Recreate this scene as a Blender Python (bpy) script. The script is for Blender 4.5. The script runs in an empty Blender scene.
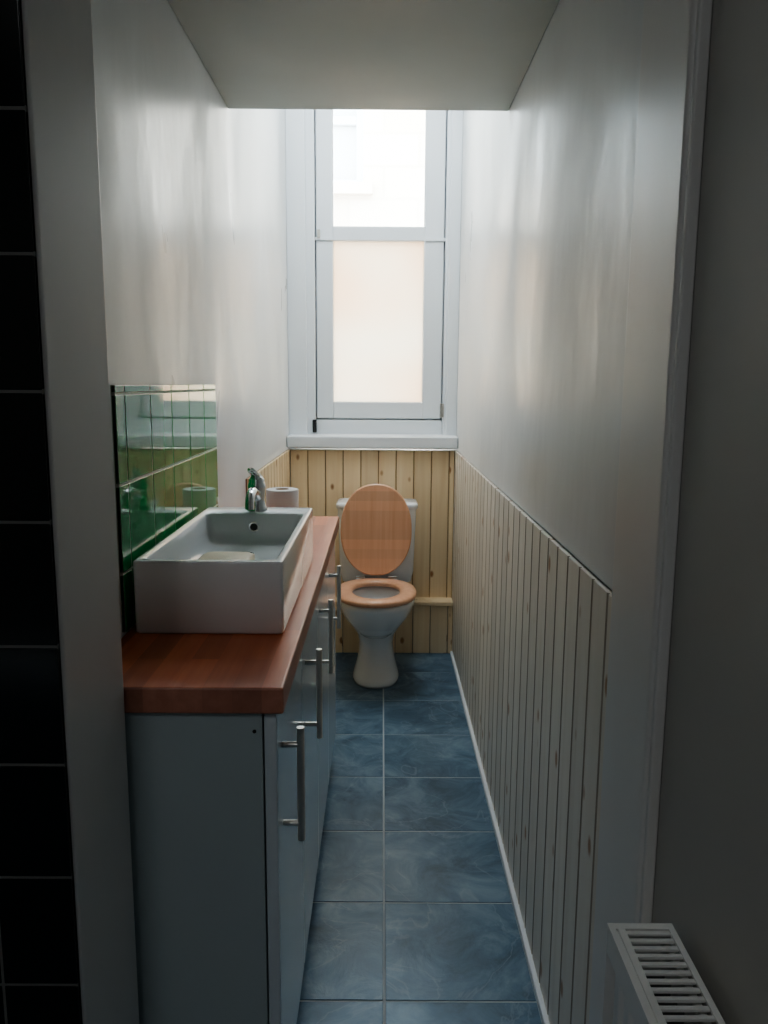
import bpy, bmesh, math, random
from mathutils import Vector, Matrix
random.seed(4)
S = bpy.context.scene
COL = S.collection

# ---------------------------------------------------------------- materials
def new_mat(name):
    m = bpy.data.materials.new(name); m.use_nodes = True
    nt = m.node_tree
    b = nt.nodes['Principled BSDF']
    return m, nt, b
def N(nt, t, **kw):
    n = nt.nodes.new(t)
    for k, v in kw.items():
        if k in n.inputs.keys(): n.inputs[k].default_value = v
        else: setattr(n, k, v)
    return n
def ramp(nt, stops):
    r = nt.nodes.new('ShaderNodeValToRGB')
    e = r.color_ramp.elements
    while len(e) < len(stops): e.new(0.5)
    for i, (p, c) in enumerate(stops):
        e[i].position = p; e[i].color = (*c, 1)
    return r
def simple(name, col, rough=0.5, metal=0.0, coat=0.0, spec=0.5):
    m, nt, b = new_mat(name)
    b.inputs['Base Color'].default_value = (*col, 1)
    b.inputs['Roughness'].default_value = rough
    b.inputs['Metallic'].default_value = metal
    b.inputs['Coat Weight'].default_value = coat
    b.inputs['Specular IOR Level'].default_value = spec
    return m
def paint(name, col, col2, rough=0.45, bump=0.15, scale=3.0, stretch=(1, 1, 0.5), r2=0.12):
    m, nt, b = new_mat(name)
    tc = N(nt, 'ShaderNodeTexCoord')
    mp = N(nt, 'ShaderNodeMapping'); mp.inputs['Scale'].default_value = stretch
    nt.links.new(tc.outputs['Object'], mp.inputs[0])
    n1 = N(nt, 'ShaderNodeTexNoise', Scale=scale, Detail=5.0, Distortion=0.4)
    nt.links.new(mp.outputs[0], n1.inputs['Vector'])
    r = ramp(nt, [(0.38, col), (0.62, col2)])
    nt.links.new(n1.outputs['Fac'], r.inputs[0])
    nt.links.new(r.outputs[0], b.inputs['Base Color'])
    mr = N(nt, 'ShaderNodeMapRange'); mr.inputs['From Min'].default_value = 0.3; mr.inputs['From Max'].default_value = 0.7
    mr.inputs['To Min'].default_value = rough - r2; mr.inputs['To Max'].default_value = rough + r2
    nt.links.new(n1.outputs['Fac'], mr.inputs['Value'])
    nt.links.new(mr.outputs[0], b.inputs['Roughness'])
    n2 = N(nt, 'ShaderNodeTexNoise', Scale=scale * 2.0, Detail=3.0, Roughness=0.5)
    nt.links.new(mp.outputs[0], n2.inputs['Vector'])
    bp = N(nt, 'ShaderNodeBump', Strength=bump, Distance=0.02)
    nt.links.new(n2.outputs['Fac'], bp.inputs['Height'])
    nt.links.new(bp.outputs[0], b.inputs['Normal'])
    return m
def pine(name, light, dark, knot, rough=0.45, knot_scale=1.0):
    m, nt, b = new_mat(name)
    tc = N(nt, 'ShaderNodeTexCoord'); geo = N(nt, 'ShaderNodeNewGeometry')
    rnd = N(nt, 'ShaderNodeVectorMath', operation='SCALE')
    cx = N(nt, 'ShaderNodeCombineXYZ')
    nt.links.new(geo.outputs['Random Per Island'], cx.inputs[0]); nt.links.new(geo.outputs['Random Per Island'], cx.inputs[2])
    nt.links.new(cx.outputs[0], rnd.inputs[0]); rnd.inputs['Scale'].default_value = 13.0
    add = N(nt, 'ShaderNodeVectorMath', operation='ADD')
    nt.links.new(tc.outputs['Object'], add.inputs[0]); nt.links.new(rnd.outputs[0], add.inputs[1])
    mp = N(nt, 'ShaderNodeMapping'); mp.inputs['Scale'].default_value = (30, 30, 1.3)
    nt.links.new(add.outputs[0], mp.inputs[0])
    g = N(nt, 'ShaderNodeTexNoise', Scale=1.0, Detail=3.0, Distortion=0.6)
    nt.links.new(mp.outputs[0], g.inputs['Vector'])
    r = ramp(nt, [(0.3, dark), (0.62, light)])
    nt.links.new(g.outputs['Fac'], r.inputs[0])
    hs = N(nt, 'ShaderNodeHueSaturation')
    mr = N(nt, 'ShaderNodeMapRange'); mr.inputs['To Min'].default_value = 0.90; mr.inputs['To Max'].default_value = 1.06
    nt.links.new(geo.outputs['Random Per Island'], mr.inputs['Value']); nt.links.new(mr.outputs[0], hs.inputs['Value'])
    nt.links.new(r.outputs[0], hs.inputs['Color'])
    mp2 = N(nt, 'ShaderNodeMapping'); mp2.inputs['Scale'].default_value = (13 * knot_scale, 13 * knot_scale, 7.5 * knot_scale)
    nt.links.new(add.outputs[0], mp2.inputs[0])
    v = N(nt, 'ShaderNodeTexVoronoi', Scale=1.0)
    nt.links.new(mp2.outputs[0], v.inputs['Vector'])
    kr = ramp(nt, [(0.09, (1, 1, 1)), (0.17, (0, 0, 0))])
    nt.links.new(v.outputs['Distance'], kr.inputs[0])
    mx = N(nt, 'ShaderNodeMixRGB'); mx.inputs['Color2'].default_value = (*knot, 1)
    nt.links.new(kr.outputs[0], mx.inputs['Fac']); nt.links.new(hs.outputs[0], mx.inputs['Color1'])
    nt.links.new(mx.outputs[0], b.inputs['Base Color'])
    b.inputs['Roughness'].default_value = rough
    return m
def slate(name):
    m, nt, b = new_mat(name)
    tc = N(nt, 'ShaderNodeTexCoord'); geo = N(nt, 'ShaderNodeNewGeometry')
    cx = N(nt, 'ShaderNodeCombineXYZ'); nt.links.new(geo.outputs['Random Per Island'], cx.inputs[2])
    sc = N(nt, 'ShaderNodeVectorMath', operation='SCALE'); sc.inputs['Scale'].default_value = 20
    nt.links.new(cx.outputs[0], sc.inputs[0])
    add = N(nt, 'ShaderNodeVectorMath', operation='ADD')
    nt.links.new(tc.outputs['Object'], add.inputs[0]); nt.links.new(sc.outputs[0], add.inputs[1])
    n1 = N(nt, 'ShaderNodeTexNoise', Scale=6.0, Detail=9.0, Roughness=0.65, Distortion=1.0)
    nt.links.new(add.outputs[0], n1.inputs['Vector'])
    r = ramp(nt, [(0.34, (0.058, 0.105, 0.155)), (0.5, (0.105, 0.180, 0.255)), (0.66, (0.20, 0.295, 0.375))])
    nt.links.new(n1.outputs['Fac'], r.inputs[0])
    n3 = N(nt, 'ShaderNodeTexNoise', Scale=3.0, Detail=5.0, Distortion=1.5)
    nt.links.new(add.outputs[0], n3.inputs['Vector'])
    vr = ramp(nt, [(0.488, (0, 0, 0)), (0.5, (0.3, 0.3, 0.3)), (0.512, (0, 0, 0))])
    nt.links.new(n3.outputs['Fac'], vr.inputs[0])
    mx = N(nt, 'ShaderNodeMixRGB'); mx.inputs['Color2'].default_value = (0.34, 0.42, 0.49, 1)
    nt.links.new(vr.outputs[0], mx.inputs['Fac']); nt.links.new(r.outputs[0], mx.inputs['Color1'])
    nt.links.new(mx.outputs[0], b.inputs['Base Color'])
    b.inputs['Roughness'].default_value = 0.31
    b.inputs['Specular Tint'].default_value = (0.72, 0.87, 1.0, 1)
    bp = N(nt, 'ShaderNodeBump', Strength=0.5, Distance=0.006)
    nt.links.new(n1.outputs['Fac'], bp.inputs['Height']); nt.links.new(bp.outputs[0], b.inputs['Normal'])
    return m
def plankwood(name, a, b_, c, rough=0.3, axis='y', coat=0.3, scale=1.0, stave=0.8):
    m, nt, b = new_mat(name)
    tc = N(nt, 'ShaderNodeTexCoord')
    mp = N(nt, 'ShaderNodeMapping')
    s = {'y': (60, 3, 60), 'z': (60, 60, 3), 'x': (3, 60, 60)}[axis]
    mp.inputs['Scale'].default_value = tuple(q * scale for q in s)
    nt.links.new(tc.outputs['Object'], mp.inputs[0])
    n = N(nt, 'ShaderNodeTexNoise', Scale=1.0, Detail=4.0); nt.links.new(mp.outputs[0], n.inputs['Vector'])
    r = ramp(nt, [(0.3, a), (0.7, b_)]); nt.links.new(n.outputs['Fac'], r.inputs[0])
    br = N(nt, 'ShaderNodeTexBrick', Scale=1.0); br.inputs['Mortar Size'].default_value = 0.0
    br.inputs['Brick Width'].default_value = 0.32; br.inputs['Row Height'].default_value = 0.045
    br.inputs['Color1'].default_value = (0.72, 0.72, 0.72, 1); br.inputs['Color2'].default_value = (1.15, 1.15, 1.15, 1)
    br.inputs['Mortar'].default_value = (0.9, 0.9, 0.9, 1)
    mp2 = N(nt, 'ShaderNodeMapping'); mp2.inputs['Rotation'].default_value = (0, 0, math.pi / 2) if axis == 'y' else (0, math.pi/2, math.pi / 2)
    nt.links.new(tc.outputs['Object'], mp2.inputs[0]); nt.links.new(mp2.outputs[0], br.inputs['Vector'])
    mx = N(nt, 'ShaderNodeMixRGB', blend_type='MULTIPLY'); mx.inputs['Fac'].default_value = stave
    nt.links.new(r.outputs[0], mx.inputs['Color1']); nt.links.new(br.outputs['Color'], mx.inputs['Color2'])
    nt.links.new(mx.outputs[0], b.inputs['Base Color'])
    b.inputs['Roughness'].default_value = rough; b.inputs['Coat Weight'].default_value = coat
    return m

M_wall = paint('wall_paint', (0.69, 0.705, 0.705), (0.78, 0.795, 0.795), 0.42, 0.30, scale=2.6, r2=0.17)
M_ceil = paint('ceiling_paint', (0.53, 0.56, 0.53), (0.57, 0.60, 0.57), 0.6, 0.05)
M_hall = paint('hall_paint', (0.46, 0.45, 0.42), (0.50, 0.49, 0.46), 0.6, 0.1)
M_trim = paint('trim_gloss_paint', (0.72, 0.71, 0.69), (0.76, 0.75, 0.73), 0.36, 0.08, r2=0.05)
M_white = simple('window_white', (0.80, 0.83, 0.86), 0.35)
M_pineR = pine('pine_light_washed', (0.85, 0.80, 0.715), (0.79, 0.73, 0.64), (0.45, 0.27, 0.15), 0.4)  # pale wash of light and reflection put into the pine's base colour
M_pineF = pine('pine_varnished', (0.92, 0.74, 0.50), (0.84, 0.64, 0.40), (0.42, 0.20, 0.08), 0.4)
M_groove = simple('pine_groove', (0.18, 0.12, 0.08), 0.8)
M_grooveR = simple('pine_groove_shade', (0.44, 0.38, 0.31), 0.7)  # groove bevels coloured darker to imitate shade between the boards
M_grooveF = simple('pine_groove_shade_varnished', (0.55, 0.37, 0.19), 0.7)  # same painted groove shade, for the varnished boards
M_slate = slate('slate_floor_tile')
M_grout = simple('floor_grout', (0.50, 0.54, 0.56), 0.8)
M_grout2 = simple('tile_grout_dark', (0.16, 0.16, 0.15), 0.8)
M_groutw = simple('tile_grout_pale', (0.66, 0.74, 0.62), 0.7)
M_green = simple('green_glazed_tile', (0.03, 0.33, 0.10), 0.05, coat=0.35, spec=0.5)
M_black = simple('black_glazed_tile', (0.006, 0.010, 0.009), 0.15)
M_ceramic = simple('white_ceramic', (0.86, 0.87, 0.88), 0.12, coat=0.3)
M_cab = simple('cabinet_laminate', (0.46, 0.53, 0.54), 0.38)
M_door = simple('cabinet_gloss_door', (0.68, 0.74, 0.78), 0.18, coat=0.3)
M_steel = simple('brushed_steel', (0.62, 0.60, 0.57), 0.28, 1.0)
M_chrome = simple('chrome', (0.75, 0.77, 0.78), 0.06, 1.0)
M_dark = simple('dark_rubber', (0.02, 0.02, 0.02), 0.6)
M_counter = plankwood('worktop_red_wood', (0.58, 0.155, 0.06), (0.68, 0.215, 0.09), None, 0.34, coat=0.0)
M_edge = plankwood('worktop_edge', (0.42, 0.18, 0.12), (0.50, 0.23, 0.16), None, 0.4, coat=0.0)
M_seat = plankwood('toilet_seat_wood', (0.76, 0.41, 0.25), (0.84, 0.50, 0.33), None, 0.3, axis='z', coat=0.15, stave=0.4)
M_paper = simple('tissue_paper', (0.78, 0.76, 0.74), 0.95)
M_card = simple('cardboard', (0.35, 0.25, 0.16), 0.9)
M_rad = simple('radiator_enamel', (0.80, 0.80, 0.78), 0.3)
M_soap = simple('soap', (0.78, 0.68, 0.50), 0.5)

def glass_clear():
    m = bpy.data.materials.new('clear_glass'); m.use_nodes = True; nt = m.node_tree; nt.nodes.clear()
    o = N(nt, 'ShaderNodeOutputMaterial'); t = N(nt, 'ShaderNodeBsdfTransparent'); g = N(nt, 'ShaderNodeBsdfGlossy', Roughness=0.02)
    t.inputs[0].default_value = (0.95, 0.97, 0.97, 1)
    f = N(nt, 'ShaderNodeFresnel', IOR=1.45); x = N(nt, 'ShaderNodeMixShader')
    nt.links.new(f.outputs[0], x.inputs[0]); nt.links.new(t.outputs[0], x.inputs[1]); nt.links.new(g.outputs[0], x.inputs[2]); nt.links.new(x.outputs[0], o.inputs[0])
    return m
def glass_frost():
    m = bpy.data.materials.new('frosted_glass'); m.use_nodes = True; nt = m.node_tree; nt.nodes.clear()
    o = N(nt, 'ShaderNodeOutputMaterial'); t = N(nt, 'ShaderNodeBsdfTranslucent')
    tc = N(nt, 'ShaderNodeTexCoord'); n = N(nt, 'ShaderNodeTexNoise', Scale=1.7, Detail=1.0)
    nt.links.new(tc.outputs['Object'], n.inputs['Vector'])
    r = ramp(nt, [(0.36, (0.64, 0.52, 0.41)), (0.64, (0.64, 0.60, 0.53))]); nt.links.new(n.outputs['Fac'], r.inputs[0])
    nt.links.new(r.outputs[0], t.inputs[0])
    g = N(nt, 'ShaderNodeBsdfGlossy', Roughness=0.4); x = N(nt, 'ShaderNodeMixShader'); x.inputs[0].default_value = 0.05
    nt.links.new(t.outputs[0], x.inputs[1]); nt.links.new(g.outputs[0], x.inputs[2]); nt.links.new(x.outputs[0], o.inputs[0])
    return m
M_glass = glass_clear(); M_frost = glass_frost()

def stone():
    m, nt, b = new_mat('sandstone_facade')
    tc = N(nt, 'ShaderNodeTexCoord'); mp = N(nt, 'ShaderNodeMapping'); mp.inputs['Rotation'].default_value = (math.pi / 2, 0, 0)
    nt.links.new(tc.outputs['Object'], mp.inputs[0])
    br = N(nt, 'ShaderNodeTexBrick', Scale=1.0); br.inputs['Brick Width'].default_value = 0.75; br.inputs['Row Height'].default_value = 0.33
    br.inputs['Mortar Size'].default_value = 0.03; br.inputs['Mortar Smooth'].default_value = 1.0
    br.inputs['Color1'].default_value = (0.66, 0.52, 0.40, 1); br.inputs['Color2'].default_value = (0.76, 0.67, 0.58, 1); br.inputs['Mortar'].default_value = (0.60, 0.49, 0.39, 1)
    nt.links.new(mp.outputs[0], br.inputs['Vector'])
    n = N(nt, 'ShaderNodeTexNoise', Scale=1.3, Detail=3.0); nt.links.new(tc.outputs['Object'], n.inputs['Vector'])
    mx = N(nt, 'ShaderNodeMixRGB'); nt.links.new(n.outputs['Fac'], mx.inputs['Fac'])
    nt.links.new(br.outputs['Color'], mx.inputs['Color1']); mx.inputs['Color2'].default_value = (0.70, 0.59, 0.48, 1)
    nt.links.new(mx.outputs[0], b.inputs['Base Color'])
    b.inputs['Roughness'].default_value = 0.9
    return m
M_stone = stone()

# ---------------------------------------------------------------- mesh helpers
def obj_from_bm(name, bm, mat, parent=None, smooth=False, bevel=0.0, segs=2, bevmat=-1):
    me = bpy.data.meshes.new(name)
    bmesh.ops.recalc_face_normals(bm, faces=bm.faces)
    bm.to_mesh(me); bm.free()
    o = bpy.data.objects.new(name, me); COL.objects.link(o)
    for mm in (mat if isinstance(mat, list) else [mat]): me.materials.append(mm)
    if smooth:
        for p in me.polygons: p.use_smooth = True
    if bevel > 0:
        md = o.modifiers.new('bevel', 'BEVEL'); md.width = bevel; md.segments = segs; md.limit_method = 'ANGLE'
        md.angle_limit = math.radians(40)
        if bevmat >= 0: md.material = bevmat
        else:
            for p in me.polygons: p.use_smooth = True
            md.harden_normals = True
    if parent: o.parent = parent
    return o
def add_box(bm, x0, x1, y0, y1, z0, z1, mi=0, x0n=None):
    a0 = x0 if x0n is None else x0n[0]; a1 = x1 if x0n is None else x0n[1]
    vs = [bm.verts.new(p) for p in [(a0, y0, z0), (a1, y0, z0), (x1, y1, z0), (x0, y1, z0), (a0, y0, z1), (a1, y0, z1), (x1, y1, z1), (x0, y1, z1)]]
    for f in [(0, 3, 2, 1), (4, 5, 6, 7), (0, 1, 5, 4), (1, 2, 6, 5), (2, 3, 7, 6), (3, 0, 4, 7)]:
        fc = bm.faces.new([vs[i] for i in f]); fc.material_index = mi
def box(name, x0, x1, y0, y1, z0, z1, mat, parent=None, bevel=0.0, segs=2):
    bm = bmesh.new(); add_box(bm, x0, x1, y0, y1, z0, z1)
    return obj_from_bm(name, bm, mat, parent, bevel=bevel, segs=segs)
def boxes(name, lst, mat, parent=None, bevel=0.0, segs=2):
    bm = bmesh.new()
    for b in lst: add_box(bm, *b)
    return obj_from_bm(name, bm, mat, parent, bevel=bevel, segs=segs)
def empty(name):
    e = bpy.data.objects.new(name, None); COL.objects.link(e); return e
def loft(bm, rings, cap0=True, cap1=True, closed=False, mi=0):
    R = [[bm.verts.new(p) for p in r] for r in rings]
    n = len(R[0])
    pairs = list(zip(R[:-1], R[1:])) + ([(R[-1], R[0])] if closed else [])
    for a, b in pairs:
        for i in range(n):
            f = bm.faces.new([a[i], a[(i + 1) % n], b[(i + 1) % n], b[i]]); f.material_index = mi
    if not closed:
        if cap0: bm.faces.new(R[0][::-1])
        if cap1: bm.faces.new(R[-1])
    return R
def tube(name, pts, r, mat, parent=None, seg=16):
    bm = bmesh.new(); rings = []
    P = [Vector(p) for p in pts]
    prev = None
    for i, p in enumerate(P):
        d = (P[min(i + 1, len(P) - 1)] - P[max(i - 1, 0)]).normalized()
        if prev is None: u = d.orthogonal().normalized()
        else: u = (prev - d * prev.dot(d)).normalized()
        prev = u; w = d.cross(u)
        rr = r[i] if isinstance(r, (list, tuple)) else r
        rings.append([p + (u * math.cos(2 * math.pi * k / seg) + w * math.sin(2 * math.pi * k / seg)) * rr for k in range(seg)])
    loft(bm, rings)
    o = obj_from_bm(name, bm, mat, parent, smooth=True)
    md = o.modifiers.new('es', 'EDGE_SPLIT'); md.split_angle = math.radians(50)
    return o
def lathe(name, prof, c, mat, parent=None, seg=32):
    bm = bmesh.new()
    rings = [[(c[0] + r * math.cos(2 * math.pi * k / seg), c[1] + r * math.sin(2 * math.pi * k / seg), c[2] + z) for k in range(seg)] for r, z in prof]
    loft(bm, rings)
    o = obj_from_bm(name, bm, mat, parent, smooth=True)
    md = o.modifiers.new('es', 'EDGE_SPLIT'); md.split_angle = math.radians(40)
    return o

# ---------------------------------------------------------------- room dims
XL, XR = -0.47, 0.375
XH = 0.359                  # hall right wall face
YD0, YD1 = 0.96, 1.15
YF = 3.97
HC = 2.16
YS = 2.57
HH = 3.05
YW = 4.10

box('wall_left', XL - 0.12, XL, YD1, 4.35, 0, HH, M_wall)
box('wall_right', XR, XR + 0.12, YD1, 4.35, 0, HH, M_wall)
boxes('wall_far', [(XL, XR, YF + 0.014, 4.35, 0, 1.02), (XL, XR, YW - 0.03, 4.35, 2.86, HH)], M_wall)
box('floor', -1.9, XR + 0.12, -1.8, 4.35, -0.1, -0.0018, M_grout)
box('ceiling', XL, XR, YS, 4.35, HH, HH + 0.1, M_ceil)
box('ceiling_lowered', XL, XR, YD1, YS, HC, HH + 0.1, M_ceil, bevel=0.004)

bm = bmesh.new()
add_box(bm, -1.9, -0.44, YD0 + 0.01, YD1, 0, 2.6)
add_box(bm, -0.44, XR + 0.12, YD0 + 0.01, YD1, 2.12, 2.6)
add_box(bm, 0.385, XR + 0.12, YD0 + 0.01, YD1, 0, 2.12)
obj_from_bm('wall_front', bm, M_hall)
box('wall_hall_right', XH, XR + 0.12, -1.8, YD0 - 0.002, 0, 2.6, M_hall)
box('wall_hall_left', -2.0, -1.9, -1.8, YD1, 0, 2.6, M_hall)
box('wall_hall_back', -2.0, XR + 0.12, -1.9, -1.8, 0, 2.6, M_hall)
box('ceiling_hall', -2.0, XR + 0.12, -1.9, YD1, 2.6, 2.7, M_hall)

DL, DR = -0.385, 0.34
bm = bmesh.new()
add_box(bm, -0.440, DL, YD0 + 0.0102, YD1, 0, 2.12, x0n=(-0.440, -0.402))
add_box(bm, DR, DR + 0.045, YD0, YD1, 0, 2.12)
add_box(bm, -0.402, DR, YD0 + 0.0102, YD1, 2.07, 2.12)
obj_from_bm('trim_1', bm, M_trim, bevel=0.008, segs=4)
boxes('trim_2', [(DR + 0.004, XH, YD0 - 0.010, YD0 + 0.001, 0, 2.2)], M_trim, bevel=0.003)
box('trim_3', XL, DL - 0.012, YD1 - 0.02, YD1 + 0.001, 0, HC, M_trim)

# ---------------------------------------------------------------- floor tiles
bm = bmesh.new()
g = 0.0028
px, py = 0.34, 0.34
x = 0.013 - 6 * px
while x < XR:
    y = 1.576 - 10 * py
    while y < 4.0:
        x0, x1 = max(x + g, -1.88), min(x + px - g, XR - 0.003)
        y0, y1 = max(y + g, -1.78), min(y + py - g, YF)
        cond = x1 - x0 > 0.01 and y1 - y0 > 0.01
        if cond and y0 > YD1 - 0.1 and x1 < XL: cond = False
        if cond: add_box(bm, x0, x1, y0, y1, -0.02, 0.0)
        y += py
    x += px
obj_from_bm('floor_tiles', bm, M_slate, bevel=0.0012)

# ---------------------------------------------------------------- wall tiles
def tilegrid(name, plane, c, a0, a1, astart, z0, z1, zstart, p, mat, gm, th=0.008, gap=0.0018):
    par = empty(name)
    bm = bmesh.new()
    a = astart
    while a < a1:
        z = zstart
        while z < z1:
            q0, q1 = max(a + gap, a0), min(a + p - gap, a1); w0, w1 = max(z + gap, z0), min(z + p - gap, z1)
            if q1 - q0 > 0.008 and w1 - w0 > 0.008:
                if plane == 'x': add_box(bm, c, c + th, q0, q1, w0, w1)
                else: add_box(bm, q0, q1, c - th, c, w0, w1)
            z += p
        a += p
    obj_from_bm('tiles', bm, mat, par, bevel=0.0015)
    if plane == 'x': box('grout', c, c + th - 0.001, a0, a1, z0, z1, gm, par)
    else: box('grout', a0, a1, c - th + 0.001, c, z0, z1, gm, par)
    return par
tilegrid('green_tile_splashback', 'x', XL, 1.40, 2.24, 1.45 - 0.160, 0.90, 1.343, 1.34 - 0.164 * 3, 0.160, M_green, M_groutw, gap=0.0020)
tilegrid('black_wall_tiles', 'y', YD0 + 0.01, -1.88, -0.4045, -0.505 - 0.158 * 9, 0, 2.5, 1.337 - 0.158 * 9, 0.158, M_black, M_grout2)

# ---------------------------------------------------------------- wainscot boards
WT = 1.02
def boards(name, plane, c, a0, a1, p, z0, z1, mat, em, th=0.012, sign=-1, start=None, gap=0.0012, bev=0.0042):
    par = empty(name)
    bm = bmesh.new(); a = a0 if start is None else start
    while a < a1:
        q0, q1 = max(a + gap, a0), min(a + p - gap, a1)
        if q1 - q0 > 0.014:
            lo, hi = (c, c + th * sign) if sign > 0 else (c + th * sign, c)
            if plane == 'x': add_box(bm, lo, hi, q0, q1, z0, z1)
            else: add_box(bm, q0, q1, lo, hi, z0, z1)
        a += p
    obj = obj_from_bm('tongue_and_groove_boards', bm, [mat, em], par)
    me = obj.data
    bw = me.attributes.new('bevel_weight_edge', 'FLOAT', 'EDGE')
    front = c + th * sign
    for e in me.edges:
        a_, b_ = me.vertices[e.vertices[0]].co, me.vertices[e.vertices[1]].co
        ax = 0 if plane == 'x' else 1
        vert = abs(a_.z - b_.z) > 0.05 and abs(a_[ax] - front) < 1e-4
        bw.data[e.index].value = 1.0 if vert else 0.0
    md = obj.modifiers.new('v_groove', 'BEVEL'); md.limit_method = 'WEIGHT'; md.width = bev; md.segments = 1; md.material = 1
    lo, hi = (c, c + th * 0.3 * sign) if sign > 0 else (c + th * 0.3 * sign, c)
    if plane == 'x': box('groove_backing', lo, hi, a0, a1, z0, z1, M_groove, par)
    else: box('groove_backing', a0, a1, lo, hi, z0, z1, M_groove, par)
    return par
boards('wainscot_right', 'x', XR - 0.0005, YD1, YF, 0.092, 0.012, WT, M_pineR, M_grooveR, sign=-1)
boards('wainscot_left', 'x', XL + 0.0005, 2.74, YF, 0.092, 0.0, WT, M_pineF, M_grooveF, sign=1)
boards('wainscot_far', 'y', YF + 0.0135, XL + 0.013, XR - 0.013, 0.088, 0.0, 1.018, M_pineF, M_grooveF, th=0.014, sign=-1, gap=0.0008, bev=0.0026)
pb = empty('pipe_boxing')
bm = bmesh.new(); a = XL + 0.014
while a < XR - 0.02:
    add_box(bm, a + .0012, min(a + 0.0868, XR - 0.014), 3.885, 3.897, 0.0, 0.25); a += 0.088
obj_from_bm('front_boards', bm, M_pineF, pb, bevel=0.003, segs=1)
box('backing', XL + 0.014, XR - 0.014, 3.893, YF - 0.001, 0.0, 0.25, M_groove, pb)
box('shelf_board', XL + 0.014, XR - 0.014, 3.875, YF - 0.001, 0.25, 0.27, M_pineF, pb, bevel=0.003)
box('baseboard_right', XR - 0.024, XR, YD1, 3.885, 0.0, 0.014, M_white, bevel=0.004)

# ---------------------------------------------------------------- window
w = empty('window_1')
yf = YW
def wb(name, x0, x1, y0, y1, z0, z1, mat=M_white, bv=0.004): return box(name, x0, x1, y0, y1, z0, z1, mat, w, bevel=bv)
ZB, ZT = 1.075, 2.86
wb('reveal_left', XL, -0.378, yf - 0.055, 4.35, ZB, ZT)
wb('reveal_right', 0.322, XR, yf - 0.055, 4.35, ZB, ZT)
wb('stop_left', -0.380, -0.337, yf - 0.025, yf + 0.07, ZB, ZT)
wb('stop_right', 0.305, 0.328, yf - 0.025, yf + 0.07, ZB, ZT)
wb('rebate_left', -0.36, -0.29, yf + 0.052, yf + 0.08, ZB, ZT, bv=0)
wb('rebate_right', 0.26, 0.328, yf + 0.052, yf + 0.08, ZB, ZT, bv=0)
wb('rebate_bottom', -0.36, 0.328, yf + 0.052, yf + 0.08, ZB, 1.20, bv=0)
wb('frame_bottom', -0.335, 0.305, yf - 0.005, yf + 0.07, ZB, 1.163)
wb('frame_top', -0.335, 0.305, yf - 0.005, yf + 0.07, 2.79, ZT)
wb('sash_stile_left', -0.332, -0.247, yf + 0.0, yf + 0.05, 1.17, 2.80, bv=0.008)
wb('sash_stile_right', 0.200, 0.300, yf + 0.0, yf + 0.05, 1.17, 2.80, bv=0.008)
wb('sash_rail_bottom', -0.248, 0.217, yf + 0.002, yf + 0.05, 1.17, 1.255, bv=0.006)
wb('sash_rail_mid', -0.248, 0.217, yf + 0.002, yf + 0.05, 2.04, 2.11, bv=0.006)
wb('mid_bead_left', -0.345, -0.247, yf - 0.008, yf + 0.01, 2.04, 2.055, bv=0.002)
wb('mid_bead_right', 0.205, 0.31, yf - 0.008, yf + 0.01, 2.04, 2.055, bv=0.002)
wb('sash_rail_top', -0.248, 0.217, yf + 0.002, yf + 0.05, 2.74, 2.80, bv=0.006)
wb('pane_frosted', -0.249, 0.216, yf + 0.022, yf + 0.026, 1.249, 2.045, M_frost, 0)
wb('pane_clear', -0.249, 0.216, yf + 0.022, yf + 0.026, 2.104, 2.741, M_glass, 0)
wb('latch', -0.352, -0.334, yf - 0.040, yf - 0.005, 1.10, 1.165, M_dark, 0.003)
wb('hinge_low', 0.292, 0.312, yf - 0.029, yf + 0.002, 1.18, 1.25, M_steel, 0.002)
wb('hinge_mid', -0.325, -0.310, yf - 0.018, yf + 0.002, 2.05, 2.09, M_steel, 0.002)
box('window_sill', XL + 0.001, XR - 0.001, 3.93, yf + 0.02, 1.030, 1.092, M_white, bevel=0.010, segs=3)

# ---------------------------------------------------------------- outside
nb = empty('neighbouring_building')
HB = 5.2
bm = bmesh.new()
add_box(bm, -6, -1.35, 9.0, 9.6, 0, HB); add_box(bm, -0.22, 6, 9.0, 9.6, 0, HB)
add_box(bm, -1.35, -0.22, 9.0, 9.6, 0, 3.45); add_box(bm, -1.35, -0.22, 9.0, 9.6, 4.9, HB)
obj_from_bm('stone_wall', bm, M_stone, nb)
boxes('sash_window', [(-1.27, -0.301, 9.245, 9.29, 4.12, 4.2), (-1.349, -1.27, 9.25, 9.3, 3.451, 4.899), (-0.30, -0.221, 9.25, 9.3, 3.451, 4.899),
                      (-1.269, -0.301, 9.255, 9.29, 3.451, 3.55)], M_white, nb)
box('outer_sill', -1.45, -0.12, 8.9, 8.999, 3.33, 3.449, M_stone, nb)
box('window_glass', -1.349, -0.221, 9.31, 9.32, 3.451, 4.899, simple('outside_glass', (0.62, 0.62, 0.60), 0.15), nb)
box('ground_outside', -6, 6, 4.36, 9.6, -0.12, -0.02, simple('paving', (0.45, 0.43, 0.40), 0.9))

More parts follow.
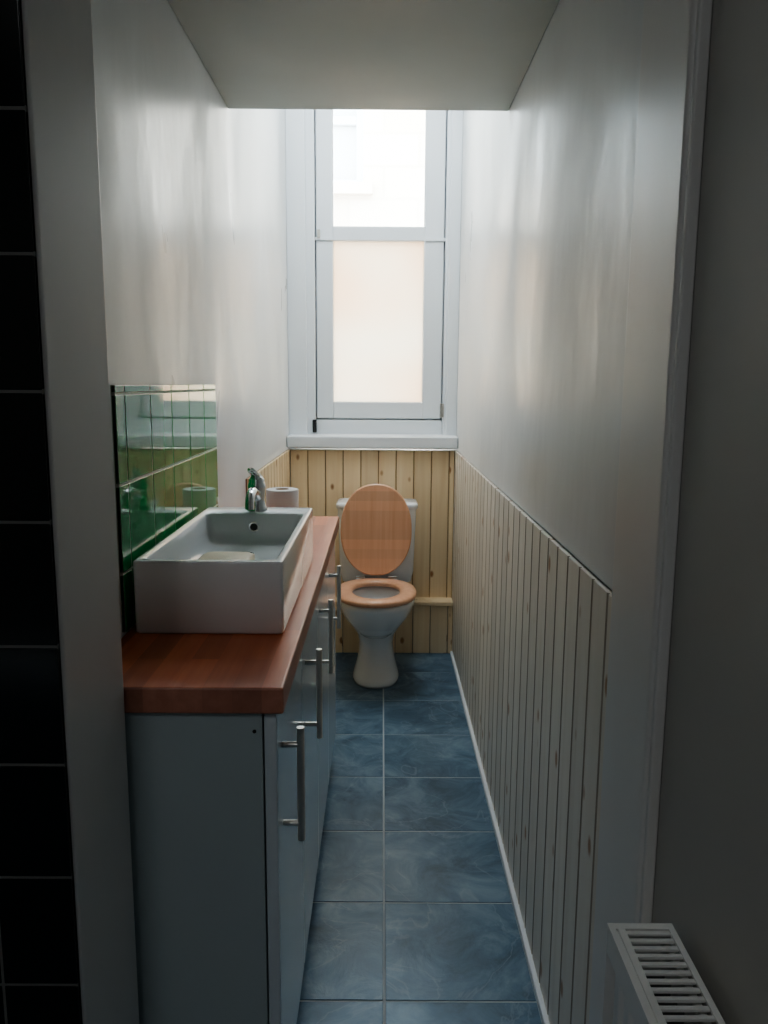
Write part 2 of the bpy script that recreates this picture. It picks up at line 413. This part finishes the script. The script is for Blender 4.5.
# ---------------------------------------------------------------- cabinet
CT = 0.893
cab = empty('vanity_cabinet')
CY0, CY1 = 1.165, 2.72
boxes('carcass', [(XL + 0.001, -0.182, CY0, CY0 + 0.018, 0.0, 0.850), (XL + 0.001, -0.182, CY1 - 0.018, CY1, 0.0, 0.850),
                  (XL + 0.001, -0.182, CY0 + 0.018, CY1 - 0.018, 0.10, 0.118), (XL + 0.001, XL + 0.012, CY0 + 0.018, CY1 - 0.018, 0.118, 0.850),
                  (-0.20, -0.182, CY0 + 0.018, CY1 - 0.018, 0.79, 0.850)], M_cab, cab, bevel=0.001)
box('plinth', -0.225, -0.207, CY0 + 0.018, CY1 - 0.018, 0.0, 0.10, M_cab, cab)
tube('cam_bolt', [(-0.194, CY0 - 0.001, 0.818), (-0.194, CY0 + 0.004, 0.818)], 0.003, M_dark, cab)
nd = 4; dw = (CY1 - CY0) / nd
for i in range(nd):
    y0 = CY0 + i * dw + 0.002; y1 = CY0 + (i + 1) * dw - 0.002
    box('door_%d' % (i + 1), -0.180, -0.160, y0, y1, 0.105, 0.846, M_door, cab, bevel=0.003, segs=2)
    hy = y0 + 0.065
    tube('handle_bar_%d' % (i + 1), [(-0.130, hy, 0.597), (-0.130, hy, 0.795)], 0.0065, M_steel, cab)
    for k, hz in enumerate((0.627, 0.765)):
        tube('handle_post_%d_%d' % (i + 1, k), [(-0.161, hy, hz), (-0.130, hy, hz)], 0.005, M_steel, cab)
wt = empty('wooden_worktop')
bm = bmesh.new(); add_box(bm, XL + 0.001, -0.147, 1.152, 2.735, 0.851, CT)
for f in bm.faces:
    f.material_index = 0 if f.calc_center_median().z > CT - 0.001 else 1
obj_from_bm('worktop_slab', bm, [M_counter, M_edge], wt, bevel=0.004, segs=3)

# ---------------------------------------------------------------- washbasin
def rrect(x0, x1, y0, y1, z, r, k=6):
    pts = []
    for cx, cy, a in [(x1 - r, y1 - r, 0), (x0 + r, y1 - r, 90), (x0 + r, y0 + r, 180), (x1 - r, y0 + r, 270)]:
        for j in range(k + 1):
            t = math.radians(a + 90 * j / k); pts.append((cx + r * math.cos(t), cy + r * math.sin(t), z))
    return pts
basin = empty('washbasin')
bx0, bx1, by0, by1, bz0, bz1 = -0.450, -0.178, 1.41, 2.05, CT + 0.0005, 1.03
ix0, ix1, iy0, iy1 = bx0 + 0.016, bx1 - 0.016, by0 + 0.018, by1 - 0.10
FB = bz1 - 0.072
rings = [rrect(bx0 + .004, bx1 - .004, by0 + .004, by1 - .004, bz0, 0.006), rrect(bx0, bx1, by0, by1, bz0 + .004, 0.008), rrect(bx0, bx1, by0, by1, bz1 - 0.004, 0.008),
         rrect(bx0 + 0.001, bx1 - 0.001, by0 + 0.001, by1 - 0.001, bz1 - 0.001, 0.008), rrect(bx0 + 0.004, bx1 - 0.004, by0 + 0.004, by1 - 0.004, bz1, 0.007),
         rrect(ix0 - 0.003, ix1 + 0.003, iy0 - 0.003, iy1 + 0.003, bz1, 0.02), rrect(ix0, ix1, iy0, iy1, bz1 - 0.003, 0.02),
         rrect(ix0 + 0.006, ix1 - 0.006, iy0 + 0.006, iy1 - 0.006, FB + 0.03, 0.022),
         rrect(ix0 + 0.014, ix1 - 0.014, iy0 + 0.014, iy1 - 0.014, FB + 0.008, 0.028), rrect(ix0 + 0.035, ix1 - 0.035, iy0 + 0.035, iy1 - 0.035, FB, 0.03)]
bm = bmesh.new(); loft(bm, rings)
o = obj_from_bm('basin_body', bm, M_ceramic, basin, smooth=True)
md = o.modifiers.new('es', 'EDGE_SPLIT'); md.split_angle = math.radians(55)
tube('overflow_ring', [(-0.315, iy1 - 0.0, 0.997), (-0.315, iy1 - 0.007, 0.997)], 0.013, M_chrome, basin, 24)
tube('overflow_hole', [(-0.315, iy1 - 0.006, 0.997), (-0.315, iy1 - 0.008, 0.997)], 0.009, M_dark, basin, 24)
lathe('waste', [(0.022, 0), (0.022, 0.003), (0.016, 0.005)], (-0.315, 1.80, FB), M_chrome, basin)

tap = empty('basin_mixer_tap')
tx, ty = -0.314, 1.995
lathe('tap_base', [(0.026, 0), (0.026, 0.006), (0.021, 0.012), (0.019, 0.03), (0.021, 0.05), (0.023, 0.062), (0.020, 0.072), (0.010, 0.078)], (tx, ty, bz1 + 0.0004), M_chrome, tap)
sp = []
for i in range(9):
    t = i / 8
    sp.append((tx, ty - 0.012 - 0.095 * t, bz1 + 0.038 + 0.022 * math.sin(t * math.pi * 0.8) - 0.006 * t))
sp.append((tx, sp[-1][1] - 0.006, sp[-1][2] - 0.012)); sp.append((tx, sp[-1][1] - 0.001, sp[-1][2] - 0.012))
tube('tap_spout', sp, [0.014, 0.0135, 0.013, 0.0125, 0.012, 0.012, 0.0115, 0.011, 0.011, 0.011, 0.011], M_chrome, tap)
bm = bmesh.new()
rs = []
for t, hw, th in [(0, 0.013, 0.010), (0.25, 0.014, 0.009), (0.5, 0.012, 0.006), (0.8, 0.011, 0.005), (1.0, 0.008, 0.004)]:
    cy = ty + 0.018 - 0.07 * t; cz = bz1 + 0.078 + 0.032 * t
    rs.append([(tx + hw * math.cos(a) - 0.006 * t, cy + 0.4 * th * math.sin(a), cz + th * math.sin(a)) for a in [2 * math.pi * k / 16 for k in range(16)]])
loft(bm, rs)
obj_from_bm('tap_lever', bm, M_chrome, tap, smooth=True)
lathe('tap_cap', [(0.019, 0), (0.020, 0.008), (0.015, 0.016), (0.004, 0.02)], (tx, ty, bz1 + 0.070), M_chrome, tap)

bm = bmesh.new()
sz = FB + 0.0005
rs = [rrect(-0.372, -0.268, 1.53, 1.66, sz, 0.02), rrect(-0.376, -0.264, 1.526, 1.664, sz + 0.01, 0.022), rrect(-0.374, -0.266, 1.528, 1.662, sz + 0.034, 0.02), rrect(-0.366, -0.274, 1.536, 1.654, sz + 0.038, 0.015)]
loft(bm, rs); obj_from_bm('soap_bar', bm, M_soap, smooth=True)

tr = empty('toilet_roll')
bm = bmesh.new()
cx, cy, cz = -0.326, 2.60, CT + 0.0005
prof = [(0.052, 0), (0.053, 0.003), (0.053, 0.108), (0.051, 0.111), (0.022, 0.111), (0.022, 0.0)]
rings = [[(cx + r * math.cos(2 * math.pi * k / 40), cy + r * math.sin(2 * math.pi * k / 40), cz + z) for k in range(40)] for r, z in prof]
loft(bm, rings, closed=True)
o = obj_from_bm('paper', bm, M_paper, tr, smooth=True); md = o.modifiers.new('es', 'EDGE_SPLIT'); md.split_angle = math.radians(50)
bm = bmesh.new()
prof = [(0.0218, 0.001), (0.0218, 0.112), (0.0202, 0.112), (0.0202, 0.001)]
rings = [[(cx + r * math.cos(2 * math.pi * k / 32), cy + r * math.sin(2 * math.pi * k / 32), cz + z) for k in range(32)] for r, z in prof]
loft(bm, rings, closed=True); obj_from_bm('core', bm, M_card, tr, smooth=True)

# ---------------------------------------------------------------- toilet
TX = -0.022
wc = empty('toilet')
NS = 64
def egg(hw, yfr, ybk, z, e=2.25, eb=2.6):
    pts = []; yc = yfr + (ybk - yfr) * 0.52
    for k in range(NS):
        t = 2 * math.pi * k / NS
        c, s = math.cos(t), math.sin(t)
        ex = e if s < 0 else eb
        px_ = hw * math.copysign(abs(c) ** (2 / ex), c)
        ry = (yc - yfr) if s < 0 else (ybk - yc)
        pts.append((TX + px_, yc + ry * math.copysign(abs(s) ** (2 / ex), s), z))
    return pts
prof = [(0.106, 3.405, 3.73, 0.0), (0.107, 3.402, 3.73, 0.012), (0.102, 3.412, 3.73, 0.03), (0.088, 3.435, 3.73, 0.08), (0.080, 3.44, 3.73, 0.13), (0.078, 3.435, 3.73, 0.18),
        (0.088, 3.41, 3.73, 0.225), (0.116, 3.355, 3.73, 0.275), (0.144, 3.30, 3.73, 0.32), (0.162, 3.265, 3.73, 0.36), (0.172, 3.245, 3.73, 0.39), (0.175, 3.238, 3.73, 0.41),
        (0.170, 3.243, 3.725, 0.419), (0.155, 3.26, 3.70, 0.420), (0.130, 3.285, 3.62, 0.418), (0.122, 3.295, 3.61, 0.40), (0.112, 3.31, 3.58, 0.35), (0.085, 3.35, 3.53, 0.27), (0.05, 3.42, 3.50, 0.22)]
bm = bmesh.new(); loft(bm, [egg(h, a, b, z) for h, a, b, z in prof])
obj_from_bm('bowl_and_pedestal', bm, M_ceramic, wc, smooth=True)
water = bmesh.new(); loft(water, [egg(0.075, 3.375, 3.52, 0.25), egg(0.075, 3.375, 3.52, 0.252)])
obj_from_bm('water', water, simple('toilet_water', (0.35, 0.4, 0.4), 0.03), wc)
bm = bmesh.new()
O = (0.178, 3.22, 3.655); I = (0.105, 3.295, 3.585)
def mixring(s, z): return egg(O[0] + (I[0] - O[0]) * s, O[1] + (I[1] - O[1]) * s, O[2] + (I[2] - O[2]) * s, z, 2.15, 2.3)
secs = [(0.04, 0.424), (0.0, 0.430), (0.0, 0.440), (0.06, 0.447), (0.3, 0.451), (0.7, 0.451), (0.94, 0.447), (1.0, 0.440), (1.0, 0.430), (0.95, 0.424)]
loft(bm, [mixring(s, z) for s, z in secs], closed=True)
obj_from_bm('wooden_seat', bm, M_seat, wc, smooth=True)
def lidring(sc, off):
    pts = []
    for k in range(NS):
        t = 2 * math.pi * k / NS; c, s = math.cos(t), math.sin(t)
        ex = 2.15 if s > 0 else 2.5
        X = (0.166 - sc) * math.copysign(abs(c) ** (2 / ex), c)
        if s < 0: X *= 1 - 0.16 * (abs(s) ** 2)
        Z = (0.215 - sc) * math.copysign(abs(s) ** (2 / ex), s)
        pts.append((X, off, Z))
    return pts
bm = bmesh.new()
loft(bm, [lidring(0.006, -0.009), lidring(0.001, -0.005), lidring(0.0, 0.0), lidring(0.001, 0.005), lidring(0.006, 0.009)])
lid = obj_from_bm('wooden_lid', bm, M_seat, wc, smooth=True)
md = lid.modifiers.new('es', 'EDGE_SPLIT'); md.split_angle = math.radians(35)
lid.location = (TX - 0.003, 3.665, 0.675); lid.rotation_euler = (math.radians(-4), 0, 0)
for sx in (-0.075, 0.075):
    tube('hinge_%d' % (1 if sx < 0 else 2), [(TX + sx - 0.022, 3.668, 0.447), (TX + sx + 0.022, 3.668, 0.447)], 0.011, M_chrome, wc)
    tube('hinge_post_%d' % (1 if sx < 0 else 2), [(TX + sx, 3.668, 0.418), (TX + sx, 3.668, 0.447)], 0.008, M_chrome, wc)
bm = bmesh.new()
loft(bm, [rrect(TX - 0.165, TX + 0.165, 3.725, 3.865, 0.41, 0.03), rrect(TX - 0.175, TX + 0.175, 3.712, 3.868, 0.46, 0.03), rrect(TX - 0.186, TX + 0.186, 3.705, 3.87, 0.765, 0.03)])
obj_from_bm('cistern', bm, M_ceramic, wc, smooth=True).modifiers.new('es', 'EDGE_SPLIT').split_angle = math.radians(50)
bm = bmesh.new()
loft(bm, [rrect(TX - 0.190, TX + 0.190, 3.700, 3.872, 0.765, 0.032), rrect(TX - 0.193, TX + 0.193, 3.697, 3.872, 0.772, 0.034), rrect(TX - 0.193, TX + 0.193, 3.697, 3.872, 0.786, 0.034), rrect(TX - 0.185, TX + 0.185, 3.705, 3.868, 0.794, 0.03)])
obj_from_bm('cistern_lid', bm, M_ceramic, wc, smooth=True).modifiers.new('es', 'EDGE_SPLIT').split_angle = math.radians(50)
lathe('flush_button', [(0.022, 0), (0.022, 0.005), (0.018, 0.007)], (TX, 3.79, 0.794), M_chrome, wc)

# ---------------------------------------------------------------- radiator
rad = empty('radiator')
rx0, rx1, ry0, ry1, rz0, rz1 = 0.268, 0.344, 0.10, 0.85, 0.12, 0.726
bm = bmesh.new()
prof = []
y = ry0 + 0.02
while y < ry1 - 0.03:
    prof += [(rx0 + 0.010, y), (rx0 + 0.004, y + 0.006), (rx0 + 0.004, y + 0.022), (rx0 + 0.010, y + 0.028)]
    y += 0.034
v0 = [bm.verts.new((a, b, rz0)) for a, b in prof]; v1 = [bm.verts.new((a, b, rz1 - 0.03)) for a, b in prof]
for i in range(len(prof) - 1): bm.faces.new([v0[i], v0[i + 1], v1[i + 1], v1[i]])
fo = obj_from_bm('front_panel', bm, M_rad, rad); fo.modifiers.new('sol', 'SOLIDIFY').thickness = 0.002
box('front_casing', rx0 + 0.0003, rx0 + 0.004, ry0 + 0.004, ry1 - 0.004, rz1 - 0.035, rz1 - 0.0045, M_rad, rad)
box('front_water_panel', rx0 + 0.012, rx0 + 0.022, ry0 + 0.01, ry1 - 0.01, rz0, rz1 - 0.012, M_rad, rad, bevel=0.003)
box('rear_water_panel', rx1 - 0.016, rx1 - 0.006, ry0 + 0.01, ry1 - 0.01, rz0, rz1 - 0.012, M_rad, rad, bevel=0.003)
boxes('side_panels', [(rx0, rx1, ry1 - 0.003, ry1, rz0, rz1 - 0.0042), (rx0, rx1, ry0, ry0 + 0.003, rz0, rz1 - 0.0042)], M_rad, rad)
boxes('top_rails', [(rx0, rx0 + 0.007, ry0, ry1, rz1 - 0.004, rz1), (rx0 + 0.010, rx0 + 0.018, ry0, ry1 - 0.0102, rz1 - 0.004, rz1 - 0.0005), (rx1 - 0.007, rx1, ry0, ry1, rz1 - 0.004, rz1),
        (rx0 + 0.0071, rx1 - 0.0071, ry1 - 0.010, ry1, rz1 - 0.004, rz1 - 0.0002), (rx0 + 0.0181, rx1 - 0.0071, ry0, ry0 + 0.010, rz1 - 0.004, rz1 - 0.0002)], M_rad, rad)
box('casing_lip', rx0 + 0.0065, rx0 + 0.0105, ry0 + 0.004, ry1 - 0.0102, rz1 - 0.010, rz1 - 0.0035, M_rad, rad)
tops = []
y = ry0 + 0.02
while y < ry1 - 0.014:
    tops.append((rx0 + 0.0181, rx1 - 0.0071, y, y + 0.0058, rz1 - 0.005, rz1 - 0.001)); y += 0.0125
boxes('top_grille', tops, M_rad, rad, bevel=0.0008, segs=1)
fins = []
y = ry0 + 0.02
while y < ry1 - 0.02:
    fins.append((rx0 + 0.022, rx1 - 0.016, y, y + 0.001, rz0 + 0.03, rz1 - 0.04)); y += 0.02
boxes('convector_fins', fins, simple('fin_steel', (0.25, 0.25, 0.25), 0.5), rad)
boxes('wall_brackets', [(rx1 - 0.006, XH - 0.0005, ry0 + 0.12, ry0 + 0.15, 0.3, 0.6), (rx1 - 0.006, XH - 0.0005, ry1 - 0.15, ry1 - 0.12, 0.3, 0.6)], M_rad, rad)
tube('supply_pipe', [(0.31, ry1 - 0.03, 0.0), (0.31, ry1 - 0.03, rz0 + 0.02)], 0.0075, M_chrome, rad)
tube('return_pipe', [(0.31, ry0 + 0.03, 0.0), (0.31, ry0 + 0.03, rz0 + 0.02)], 0.0075, M_chrome, rad)

# ---------------------------------------------------------------- lighting
W = bpy.data.worlds.new('world'); S.world = W; W.use_nodes = True
bg = W.node_tree.nodes['Background']
bg.inputs[0].default_value = (0.78, 0.90, 1.0, 1); bg.inputs[1].default_value = 12.0
def area(name, loc, rot, sx, sy, power, col=(1, 1, 1), portal=False):
    l = bpy.data.lights.new(name, 'AREA'); l.shape = 'RECTANGLE'; l.size = sx; l.size_y = sy; l.energy = power; l.color = col
    if portal: l.cycles.is_portal = True
    o = bpy.data.objects.new(name, l); COL.objects.link(o); o.location = loc; o.rotation_euler = rot
    return o
area('window_portal', (-0.03, 4.36, 1.97), (math.radians(-90), 0, 0), 0.75, 1.75, 10, portal=True)
area('bay_fill_light', (-0.05, 3.3, 3.03), (0, 0, 0), 0.5, 0.8, 10, (0.87, 0.95, 1.0))  # added fill above the lowered ceiling, out of view, to brighten the bay
area('hall_fill_light', (-0.7, -0.8, 2.55), (0, 0, 0), 0.5, 0.5, 4.3, (0.96, 0.98, 1.0))  # added fill behind the camera, lifts the surfaces facing the hall

# ---------------------------------------------------------------- camera
cam = bpy.data.cameras.new('camera'); co = bpy.data.objects.new('camera', cam); COL.objects.link(co)
cam.sensor_width = 36; cam.lens = 28.125; cam.clip_start = 0.02
th = math.atan(129 / 800)
co.matrix_world = Matrix.Translation((0, 0, 1.35)) @ Matrix.Rotation(-0.003, 4, 'Z') @ Matrix.Rotation(math.pi / 2 - th, 4, 'X') @ Matrix.Rotation(0.007, 4, 'Z')
S.camera = co
S.view_settings.view_transform = 'AgX'
S.view_settings.look = 'AgX - Medium High Contrast'
S.view_settings.exposure = 0.7
